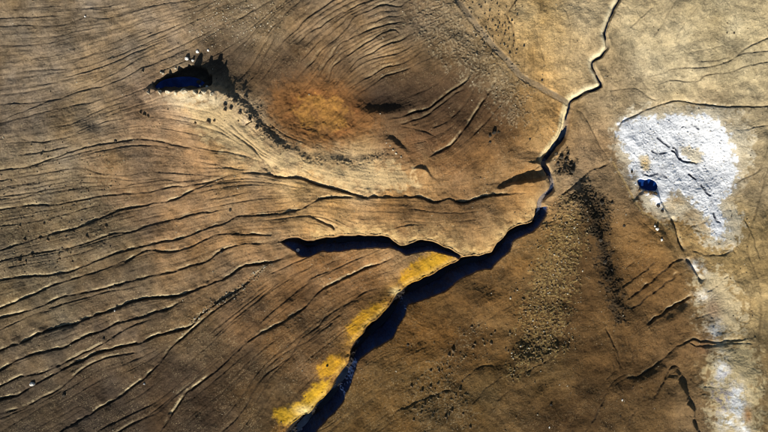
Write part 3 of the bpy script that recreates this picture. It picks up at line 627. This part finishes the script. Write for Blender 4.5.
def water_mat(name, c, rough=.06):
    m, n, b = new_mat(name)
    b.inputs['Base Color'].default_value = (*c, 1); b.inputs['Roughness'].default_value = rough; b.inputs['IOR'].default_value = 1.33
    no = n.nodes.new('ShaderNodeTexNoise'); no.inputs['Scale'].default_value = .9; no.inputs['Detail'].default_value = 4
    tc_ = n.nodes.new('ShaderNodeTexCoord'); n.links.new(tc_.outputs['Object'], no.inputs['Vector'])
    bp = n.nodes.new('ShaderNodeBump'); bp.inputs['Strength'].default_value = .15; bp.inputs['Distance'].default_value = .3
    n.links.new(no.outputs['Fac'], bp.inputs['Height']); n.links.new(bp.outputs[0], b.inputs['Normal'])
    cr = n.nodes.new('ShaderNodeValToRGB'); cr.color_ramp.elements[0].color = (*[x * .55 for x in c], 1); cr.color_ramp.elements[1].color = (*[x * 1.5 for x in c], 1)
    n2 = n.nodes.new('ShaderNodeTexNoise'); n2.inputs['Scale'].default_value = .25; n2.inputs['Detail'].default_value = 5; n.links.new(tc_.outputs['Object'], n2.inputs['Vector'])
    cr.color_ramp.elements[0].position = .35; cr.color_ramp.elements[1].position = .7
    n.links.new(n2.outputs['Fac'], cr.inputs['Fac']); n.links.new(cr.outputs[0], b.inputs['Base Color']); return m

def tag(o, label=None, cat=None, group=None, kind=None):
    if label: o['label'] = label
    if cat: o['category'] = cat
    if group: o['group'] = group
    if kind: o['kind'] = kind
    return o

# ---------------------------------------------------------------- the ground sheet
ST = 0.31
xi = np.arange(-213, 213 + ST, ST); yi = np.arange(-127, 127 + ST, ST)
def grow(edge):
    out = []; s_ = ST; e = edge
    while e < 6000: s_ *= 1.22; e += s_; out.append(e)
    return np.array(out)
gx = grow(xi[-1]); gy = grow(yi[-1])
X1 = np.r_[-gx[::-1], xi, gx]; Y1 = np.r_[-gy[::-1], yi, gy]
XX, YY = np.meshgrid(X1, Y1)
pu, pv = to_px(XX, YY)
ZZ = samp(Zf, pu, pv).astype(np.float32); CC = samp(A, pu, pv).astype(np.float32); RO = samp(ROUGH, pu, pv).astype(np.float32)
rout = np.maximum(np.maximum(np.abs(XX) - 208, np.abs(YY) - 122), 0); fo = np.clip(rout / 60, 0, 1).astype(np.float32); fo = fo * fo * (3 - 2 * fo)
far = (6 * np.sin(XX * .011 + 1) * np.cos(YY * .013) + 22 * np.sin(XX * .0021) * np.sin(YY * .0026 + 1) * np.clip(rout / 900, 0, 1) - 2).astype(np.float32)
ZZ = ZZ * (1 - fo) + far * fo
CC = CC * (1 - .8 * fo[..., None]) + (lin((120,98,66)) / KLIT).astype(np.float32) * .8 * fo[..., None]
ny_, nx_ = XX.shape
cls = np.zeros((ny_ - 1, nx_ - 1), np.int8)
cu = pu[:-1, :-1]; cv = pv[:-1, :-1]; inside = fo[:-1, :-1] == 0
def put(mask, k, th=.5): cls[inside & (samp(mask.astype(np.float32), cu, cv) > th)] = k
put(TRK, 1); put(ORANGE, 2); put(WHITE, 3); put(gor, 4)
for i, m in enumerate(SM): put(m * (1 - gor), 5 + i)
idx = np.arange(ny_ * nx_).reshape(ny_, nx_)
quads = np.stack([idx[:-1, :-1], idx[:-1, 1:], idx[1:, 1:], idx[1:, :-1]], -1)
V3 = np.stack([XX, YY, ZZ], -1).reshape(-1, 3).astype(np.float32); C3 = np.concatenate([CC.reshape(-1, 3), np.ones((V3.shape[0], 1), np.float32)], 1); R3 = RO.reshape(-1)
def sheet(name, k, mat):
    q = quads[cls == k].reshape(-1, 4); used, inv = np.unique(q, return_inverse=True); inv = inv.reshape(-1).astype(np.int32)
    me = bpy.data.meshes.new(name); me.vertices.add(len(used)); me.vertices.foreach_set('co', V3[used].ravel())
    me.loops.add(len(inv)); me.loops.foreach_set('vertex_index', inv)
    me.polygons.add(len(q)); me.polygons.foreach_set('loop_start', np.arange(0, len(inv), 4, dtype=np.int32))
    me.polygons.foreach_set('use_smooth', np.ones(len(q), bool))
    ca = me.attributes.new('soil', 'FLOAT_COLOR', 'POINT'); ca.data.foreach_set('color', C3[used].ravel())
    ra = me.attributes.new('coarse', 'FLOAT', 'POINT'); ra.data.foreach_set('value', R3[used])
    me.materials.append(mat); me.update(calc_edges=True); me.validate()
    o = bpy.data.objects.new(name, me); COL.objects.link(o); return o
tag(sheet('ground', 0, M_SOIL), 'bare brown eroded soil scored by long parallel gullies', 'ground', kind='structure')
tag(sheet('dirt_track', 1, M_TRACK), 'narrow grey brown dirt track running diagonally down to the stream', 'track', kind='structure')
tag(sheet('mud_basin', 2, M_SOIL), 'round orange stained mud basin below the rilled hillside', 'mud basin', kind='structure')
tag(sheet('mineral_flat', 3, M_CRUST), 'bright white crusted mineral flat at right', 'mineral crust', kind='structure')
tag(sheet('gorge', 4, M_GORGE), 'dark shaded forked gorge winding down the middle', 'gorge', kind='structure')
SL = ['broad yellow sulphur slope between the two arms of the gorge', 'ochre yellow sulphur streak on the bank beside the gorge bend',
      'small dull yellow sulphur patch with a dark vent above the gorge', 'brightest yellow sulphur slope at the bottom of the gorge bank']
for i in range(4): tag(sheet('sulphur_bank', 5 + i, M_SULPH), SL[i], 'sulphur deposit', kind='structure')

# ---------------------------------------------------------------- water, and a sheet for a crag shadow
def ribbon(name, pl, half, z_off, mat, label, cat):
    pl = np.array(pl); tg = np.gradient(pl, axis=0); tg /= np.hypot(tg[:, 0], tg[:, 1])[:, None]; nn = np.stack([-tg[:, 1], tg[:, 0]], 1)
    hw = np.interp(np.linspace(0, 1, len(pl)), np.linspace(0, 1, len(half)), half)
    verts = []
    x, y, z = to_xyz(pl[:, 0], pl[:, 1], z_off); z = np.convolve(np.pad(z, 6, 'edge'), np.ones(13) / 13, 'valid')
    for k in (-1, -.33, .33, 1):
        a, b_, _ = to_xyz(pl[:, 0] + nn[:, 0] * hw * k, pl[:, 1] + nn[:, 1] * hw * k); verts.append(np.stack([a, b_, z], 1))
    n = len(pl); V = np.concatenate(verts); F = []
    for r in range(3):
        for i in range(n - 1): F.append((r * n + i, r * n + i + 1, (r + 1) * n + i + 1, (r + 1) * n + i))
    me = bpy.data.meshes.new(name); me.from_pydata(V.tolist(), [], F)
    for p in me.polygons: p.use_smooth = True
    me.materials.append(mat); me.update()
    o = bpy.data.objects.new(name, me); COL.objects.link(o); return tag(o, label, cat, kind='structure')
def mid(ra, rb, f, n=90):
    a = catmull(ra, 2); b = catmull(rb, 2)
    ia = np.linspace(0, len(a) - 1, n); ib = np.linspace(0, len(b) - 1, n)
    g = lambda p, i: np.stack([np.interp(i, np.arange(len(p)), p[:, k]) for k in (0, 1)], 1)
    B = g(b, ib)
    # pair each point of the far rim with the nearest point of the other
    j = np.argmin(((B[:, None] - a[None]) ** 2).sum(-1), 1); Q = a[j] * (1 - f) + B * f
    Q = np.stack([np.convolve(np.pad(Q[:, k], 3, 'edge'), np.ones(7) / 7, 'valid') for k in (0, 1)], 1); return Q
M_STREAM = water_mat('stream_water', (.006, .010, .020)); M_POOL_SHADOW = water_mat('blue_pool_and_shadow', (.006, .032, .15), .12)
ribbon('stream_water', mid(NW_RIM, SE_RIM, .34), [1.2, 3.0, 3.4, 3.4, 3.4], .35, M_STREAM, 'dark stream at the foot of the main gorge', 'stream')
ribbon('stream_water', mid(N_RIM[1:-1], S_RIM[1:-1], .34, 60), [.8, 2.6, 2.6, 2.0, 2.0], .35, M_STREAM, 'dark water in the western arm of the gorge', 'stream')
i0 = int(len(PL1) * .05)
ribbon('stream_water', PL1[i0:] + np.array([.4, .2]), [.7, .7, .8, .8, 1.0, 2.0, 2.6, 2.4], .3, M_STREAM, 'thin dark stream zigzagging down from the top edge past the track', 'stream')
ribbon('stream_water', PL2, [1.4, 1.2, 1.5, 1.4], .22, water_mat('shallow_water', (.030, .040, .070), .2), 'pale shallow stream winding into the head of the gorge', 'stream')
def pool(out, cu_, cv_, dz, label):
    PO = catmull(out + [out[0]], 1.5); a_, b_, _ = to_xyz(PO[:-1, 0], PO[:-1, 1]); cx, cy, cz = (float(k) for k in to_xyz(cu_, cv_)); bm = bmesh.new()
    ring = [bm.verts.new((float(p), float(q), cz + dz)) for p, q in zip(a_, b_)]; c0 = bm.verts.new((cx, cy, cz + dz))
    for i in range(len(ring)): bm.faces.new((ring[i], ring[(i + 1) % len(ring)], c0))
    bmesh.ops.recalc_face_normals(bm, faces=bm.faces[:])
    me = bpy.data.meshes.new('pool_and_shadow_sheet'); bm.to_mesh(me); bm.free(); me.materials.append(M_POOL_SHADOW)
    if me.polygons[0].normal.z < 0: me.flip_normals()
    o = bpy.data.objects.new('pool_and_shadow_sheet', me); COL.objects.link(o); tag(o, label, 'pool', kind='structure')
pool([(152,87),(160,81),(172,78),(190,77),(201,80),(205,86),(196,91),(180,92),(162,91)], 184, 82, .9, 'deep blue pool in the shade of a pale boulder rim')
pool([(637,180),(641,178.5),(646,180),(650,179),(654,181),(657,184),(658,190),(650,191),(641,188)], 648, 185, .45, 'dark blue sheet standing for the crag shadow at the lower left edge of the white flat')  # blue sheet added where the crag's shadow falls on the crust

# ---------------------------------------------------------------- rocks
def rock_mesh(seed, sub, name='boulder'):
    r = np.random.default_rng(seed); bm = bmesh.new(); bmesh.ops.create_icosphere(bm, subdivisions=sub, radius=1)
    ax = r.uniform(.75, 1.25, 3); pls = [(Vector(r.standard_normal(3)).normalized(), r.uniform(.55, .85)) for _ in range(7)]
    for v in bm.verts:
        p = v.co.copy()
        for n_, d in pls:
            k = p.dot(n_)
            if k > d: p -= n_ * (k - d)
        p *= 1 + r.uniform(-.07, .07); v.co = Vector((p.x * ax[0], p.y * ax[1], p.z * ax[2] * .85))
    me = bpy.data.meshes.new(name); bm.to_mesh(me); bm.free(); return me
BOUL = {}
for mk in RM:
    BOUL[mk] = []
    for s_ in range(6):
        me = rock_mesh(300 + s_, 2); me.materials.append(RM[mk]); BOUL[mk].append(me)
def boulder(u, v, r_px, mk, tall=1.0, seed=0, sink=.3, name='boulder'):
    r = np.random.default_rng(int(u * 31 + v * 17 + seed)); x, y, z = to_xyz(u, v); rr = r_px * MPP
    o = bpy.data.objects.new(name, BOUL[mk][r.integers(6)]); COL.objects.link(o)
    o.scale = (rr * r.uniform(.85, 1.2), rr * r.uniform(.8, 1.05), rr * tall * r.uniform(.8, 1.1)); o.rotation_euler = (r.uniform(-.25, .25), r.uniform(-.25, .25), r.uniform(0, 6.28))
    o.location = (float(x), float(y), float(z) + rr * tall * (1 - 2 * sink) * .5); return o
ORD = ['leftmost', 'second', 'third', 'fourth', 'fifth', 'sixth', 'seventh', 'eighth', 'ninth', 'tenth', 'eleventh', 'twelfth', 'thirteenth', 'fourteenth', 'fifteenth', 'sixteenth', 'seventeenth', 'eighteenth', 'nineteenth', 'twentieth', 'twenty-first', 'twenty-second', 'twenty-third', 'twenty-fourth', 'twenty-fifth', 'twenty-sixth', 'twenty-seventh', 'twenty-eighth', 'twenty-ninth', 'thirtieth']
def place(lst, mk, phrase, group, cat='boulder', tall=1.0, sink=.3):
    lst = sorted(lst)
    for i, (u, v, r_) in enumerate(lst):
        n = ORD[i] if i == 0 else ('rightmost' if i == len(lst) - 1 else ORD[i] + ' from left')
        lab = phrase if len(lst) == 1 else f'{phrase}, {n}'
        tag(boulder(u, v, r_, mk, tall, i, sink), lab, cat, group if len(lst) > 1 else None)
place([(187,59,2.3),(197.5,51.5,1.7),(208.5,50.5,1.2),(193.3,61,1.7)], 'white', 'pale boulder above the dark blue pool', 'boulders above the pool', tall=1.3)
place([(161,72.5,1.3),(163.5,74,1.3),(176.5,69,1.1),(164,80,1.4),(157,88,1.5)], 'pale', 'small pale stone on the left bank of the blue pool', 'stones on the left bank of the pool')
place([(198.5,85,1.3),(205.5,86,2.1)], 'white', 'pale block standing in the blue pool', 'blocks in the pool', tall=1.4)
place([(149,93,1.7),(162,93.5,2.3),(170,93.3,2.1),(177.5,94.5,2),(186,93.2,3.2),(197,94,2.6),(201.5,96,1.9),(206,93.5,2.2),(212.5,94.5,2.0)], 'pale', 'pale crag on the sunlit crest below the blue pool', 'crags along the pool crest', tall=2.2)
place([(225,105,2.2),(243,91,1.8),(246,97,2.2),(231,108,2),(235,101,2.4),(229,97,1.8),(240,113,2.2),(250,119,2.2),(257,128,2)], 'dark', 'dark rock on the shaded scarp left of the orange basin', 'dark rocks on the scarp')
place([(195,123,1.6),(208,122,2.0),(214,121,1.4),(225,110,1.6),(238,121,1.3)], 'brown', 'brown rock on the pale slope below the blue pool', 'rocks on the pale slope', tall=1.2)
place([(144,115,2.0),(140,113,1.6),(148,117,1.6)], 'brown', 'brown rock in the small cluster left of the pale slope', 'small rock cluster')
place([(85,16.5,1.2)], 'white', 'tiny white stone on a thin rill in upper left slope', None, 'stone')
place([(143,71,1.5)], 'dark', 'lone dark stone up the slope left of the blue pool', None, 'stone')
place([(115,141,1.6)], 'dark', 'dark boulder on the gully edge of the upper left fan', None)
place([(42,154,1.6)], 'dark', 'dark stone on the far left hummocky ground', None, 'stone')
place([(50,221,1.8),(44,224,1.5),(39,239,2),(24,240,1.9),(47,240,1.5),(66,237,1.4),(87,237,2.2),(31,255,1.8),(19,261,2),(25,262,1.8),(59,255,1.6),(59,259,1.5),(106,227,1.5),(20,226,1.4),(32,217,1.3),(72,262,1.4)], 'brown', 'brown stone between the left fan gullies', 'stones between the left gullies', 'stone')
place([(113,287,1.7)], 'dark', 'dark stone on the strip between two left gullies', None, 'stone')
place([(114,311,1.2)], 'white', 'white stone in the brightest left gully', None, 'stone')
place([(32,384,2.6)], 'white', 'bright rounded boulder in a lower left gully', None)
place([(64,395,2.2)], 'dark', 'dark hummock rock in the lower left', None)
place([(103,339,1.3)], 'dark', 'small dark stone between two lower left gullies', None, 'stone')
place([(144,384,1.1)], 'white', 'tiny white stone beside a lower left gully', None, 'stone')
place([(230,210,1.7)], 'dark', 'lone dark boulder on tan ground west of the gorge', None)
place([(221,252,1.8)], 'dark', 'dark boulder at the end of a low hummocky ridge', None)
place([(297,251,2.0)], 'white', 'pale boulder at the western tip of the gorge', None)
place([(524,46,1.3)], 'dark', 'lone dark stone on the tan plain east of the track', None, 'stone')
place([(542,80,1.1)], 'dark', 'small dark stone on the plain just above the track', None, 'stone')
place([(727,33,.9),(734,33,.9)], 'dark', 'tiny dark stone on the pale plain in upper right', 'pair of stones on the pale plain', 'stone')
place([(494,133,2.6),(490,136,1.8),(490,142,1.5),(498,132,1.6)], 'dark', 'dark rock on the brown slope below the rubble', 'rocks on the brown slope')
place([(530,139,1.3)], 'dark', 'small dark stone left of the stream channel', None, 'stone')
place([(393,150,1.0),(396,153.5,1.5),(401,157,1.1),(390,146,.8)], 'pale', 'bleached block beside the dark hollow south of the basin', 'bleached blocks by the hollow')
place([(556,154,2.0),(561,157,2.4),(566,160,2.2),(571,165,2),(572,171,2.2),(564,170,2.0),(558,164,1.8),(568,154,1.6),(559,173,1.5)], 'dark', 'black rock in the cluster right of the stream bend', 'black rocks by the stream bend', tall=1.3)
place([(590,187,1.5),(585,200,2.0),(602,203,2.3),(612,203,1.3),(595,197,1.8)], 'dark', 'black rock on the dark scarp below the terrace edge', 'black rocks on the dark scarp', tall=.9)
place([(603,218,1.8),(624,226,1.4),(600,240,2.1),(605,262,2.2),(612,270,1.6)], 'dark', 'black rock along the dark streak right of the rubble strip', 'black rocks along the dark streak', tall=.9)
place([(645,192,2.2),(650,193,2.4),(655,193.5,2.2),(640,190,1.8)], 'brown', 'brown crag at the lower left edge of the white flat', 'crags at the edge of the white flat', tall=1.3)
place([(632,172,1.6)], 'dark', 'dark stone on the left edge of the white flat', None, 'stone')
place([(658,206,2),(662,211,1.8)], 'dark', 'dark rock on the slope just below the white flat', 'rocks below the white flat')
place([(657,229,1.8),(661,240,1.3),(655,226,1.2)], 'white', 'white rock on the brown slope below the white flat', 'white rocks on the brown slope')
place([(472,327,1.6),(464,335,1.4),(453,351,1.8),(449,355,1.6),(473,348,1.6),(475,344,1.5),(431,371,1.5),(439,371,1.6),(438,384,1.6),(431,387,1.6),(411,386,1.3),(422,391,1.4),(446,417,1.8),(463,414,1.6),(460,390,1.4),(421,413,1.5),(425,405,1.4),(495,332,1.5),(491,343,1.6),(456,395,1.3),(470,427,1.4),(452,411,1.4),(414,420,1.3)], 'brown', 'brown stone scattered over the southern plateau', 'stones on the southern plateau', 'stone')
place([(408,345,1.4)], 'dark', 'lone dark stone on the plateau nearest the gorge', None, 'stone')
place([(549,427,1.1)], 'white', 'tiny white stone at the bottom edge of the plateau', None, 'stone')
place([(551,405,1.3)], 'dark', 'dark stone on the plain brown ground below the rubble strip', None, 'stone')
place([(622,400,1.0)], 'white', 'tiny white stone on brown ground in lower right', None, 'stone')
place([(327,366,1.3)], 'dark', 'dark vent stone in the small sulphur patch', None, 'stone')

def scatter(poly, n, seed, smin=1.0):
    P = np.array(poly, float); r = np.random.default_rng(seed); m = soft(poly, 9.0, 1.6); out = []
    for _ in range(60):
        c = np.stack([r.uniform(P[:, 0].min() - 3, P[:, 0].max() + 3, 400), r.uniform(P[:, 1].min() - 3, P[:, 1].max() + 3, 400)], 1)
        c = c[samp(m, c[:, 0], c[:, 1]) > r.uniform(.1, .9, 400)]
        for p in c:
            if len(out) >= n: return np.array(out)
            if not out or ((np.array(out) - p) ** 2).sum(1).min() > smin ** 2: out.append(p)
    return np.array(out)
PROTO = []
for s_ in range(6):
    me = rock_mesh(500 + s_, 1); co = np.array([v.co[:] for v in me.vertices]); fa = np.array([p.vertices[:] for p in me.polygons]); PROTO.append((co, fa))
def rubble(pts, rmin, rmax, mats, seed, name, label, cat, tall=1.0):
    r = np.random.default_rng(seed); V = []; F = []; MI = []; off = 0
    x, y, z = to_xyz(pts[:, 0], pts[:, 1])
    for i in range(len(pts)):
        co, fa = PROTO[r.integers(6)]; a = r.uniform(0, 6.28); c, s_ = math.cos(a), math.sin(a)
        rr = MPP * (rmin + (rmax - rmin) * r.random() ** 2.2); q = co * rr * np.array([1.15, .9, tall * r.uniform(.6, 1.1)])
        V.append(np.stack([q[:, 0] * c - q[:, 1] * s_ + x[i], q[:, 0] * s_ + q[:, 1] * c + y[i], q[:, 2] + z[i] + rr * .15], 1)); F.append(fa + off); off += len(co)
        MI += [int(r.integers(len(mats)))] * len(fa)
    V = np.concatenate(V); F = np.concatenate(F); me = bpy.data.meshes.new(name); me.from_pydata(V.tolist(), [], F.tolist())
    for k in mats: me.materials.append(RM[k])
    me.polygons.foreach_set('material_index', np.array(MI, np.int32)); me.update()
    o = bpy.data.objects.new(name, me); COL.objects.link(o); return tag(o, label, cat, kind='stuff')
rubble(scatter([(412,0),(452,0),(466,18),(484,44),(502,62),(518,80),(526,96),(529,118),(518,128),(506,116),(494,98),(478,84),(462,74),(448,58),(430,46),(418,30),(408,14)], 170, 1, 2.0), .25, .9, ['tan', 'tan', 'brown', 'brown', 'pale'], 2, 'hillside_rubble', 'pale angular rubble on the hill beside the dirt track', 'rubble')
rubble(scatter([(557,198),(572,190),(584,196),(588,215),(584,245),(578,275),(571,305),(568,325),(565,342),(554,353),(542,362),(524,374),(512,380),(508,370),(516,352),(520,330),(520,306),(526,288),(538,268),(546,240),(550,215)], 800, 3, 1.4), .3, 1.2, ['tan', 'brown', 'tan', 'brown', 'pale', 'tan'], 4, 'rubble_strip', 'long dark strip of coarse rubble right of the gorge', 'rubble', 1.2)
rubble(scatter([(5,150),(60,142),(110,160),(118,225),(90,262),(40,280),(2,285)], 420, 5, 1.5), .35, 1.1, ['brown', 'tan', 'dark'], 6, 'scattered_gravel', 'small brown stones strewn over the far left fan', 'gravel')
rubble(scatter([(192,2),(285,2),(275,22),(250,38),(215,40),(195,45)], 330, 7, 1.6), .35, 1.0, ['pale', 'tan'], 8, 'scattered_gravel', 'pale stones strewn along the top edge above the pool', 'gravel')
rubble(scatter([(408,400),(418,372),(450,345),(476,322),(490,332),(478,352),(470,400),(478,425),(430,430)], 150, 9, 2.0), .4, 1.1, ['brown', 'tan', 'dark'], 10, 'scattered_gravel', 'small brown stones strewn over the southern plateau', 'gravel')
q9 = catmull([(192,324),(200,315),(217,303),(237,291),(254,276),(270,262)], 1.0); r9 = np.random.default_rng(9)
rubble(np.concatenate([q9 + r9.normal(0, 2.2, q9.shape) for _ in range(3)]), .4, 1.1, ['pale', 'tan', 'brown'], 12, 'scattered_gravel', 'pale gravel lining the gully west of the gorge tip', 'gravel')
rubble(scatter([(625,125),(720,122),(730,175),(715,200),(722,236),(706,214),(690,196),(660,186),(634,165)], 260, 13, 2.5), .4, 1.1, ['white'], 14, 'mineral_clods', 'small white clods over the white mineral flat', 'mineral clods', .6)
sd = scatter([(462,0),(500,0),(512,12),(514,55),(506,58),(490,40),(476,20)], 75, 15, 3.0); r15 = np.random.default_rng(15)
for i, (u, v) in enumerate(sd):
    tag(boulder(u, v, r15.uniform(.6, 1.15), 'brown' if i % 3 else 'dark', 1.0, i, name='stone'), 'small brown stone between the dirt track and the thin rill', 'stone', 'stones between track and rill')

r21 = np.random.default_rng(21); al = np.stack([r21.uniform(-20, 790, 5200), r21.uniform(-20, 450, 5200)], 1)
al = al[(samp((CAN | (WHITE > .3) | (TRK > .3) | (PIT > .2)).astype(np.float32), al[:, 0], al[:, 1]) < .01) & (samp(NOISE_L, al[:, 0], al[:, 1]) + r21.normal(0, .6, len(al)) > .1)]
rubble(al, .22, .8, ['brown', 'tan', 'brown', 'dark', 'pale'], 22, 'loose_stones', 'tiny loose stones strewn thinly over all the bare soil', 'gravel')
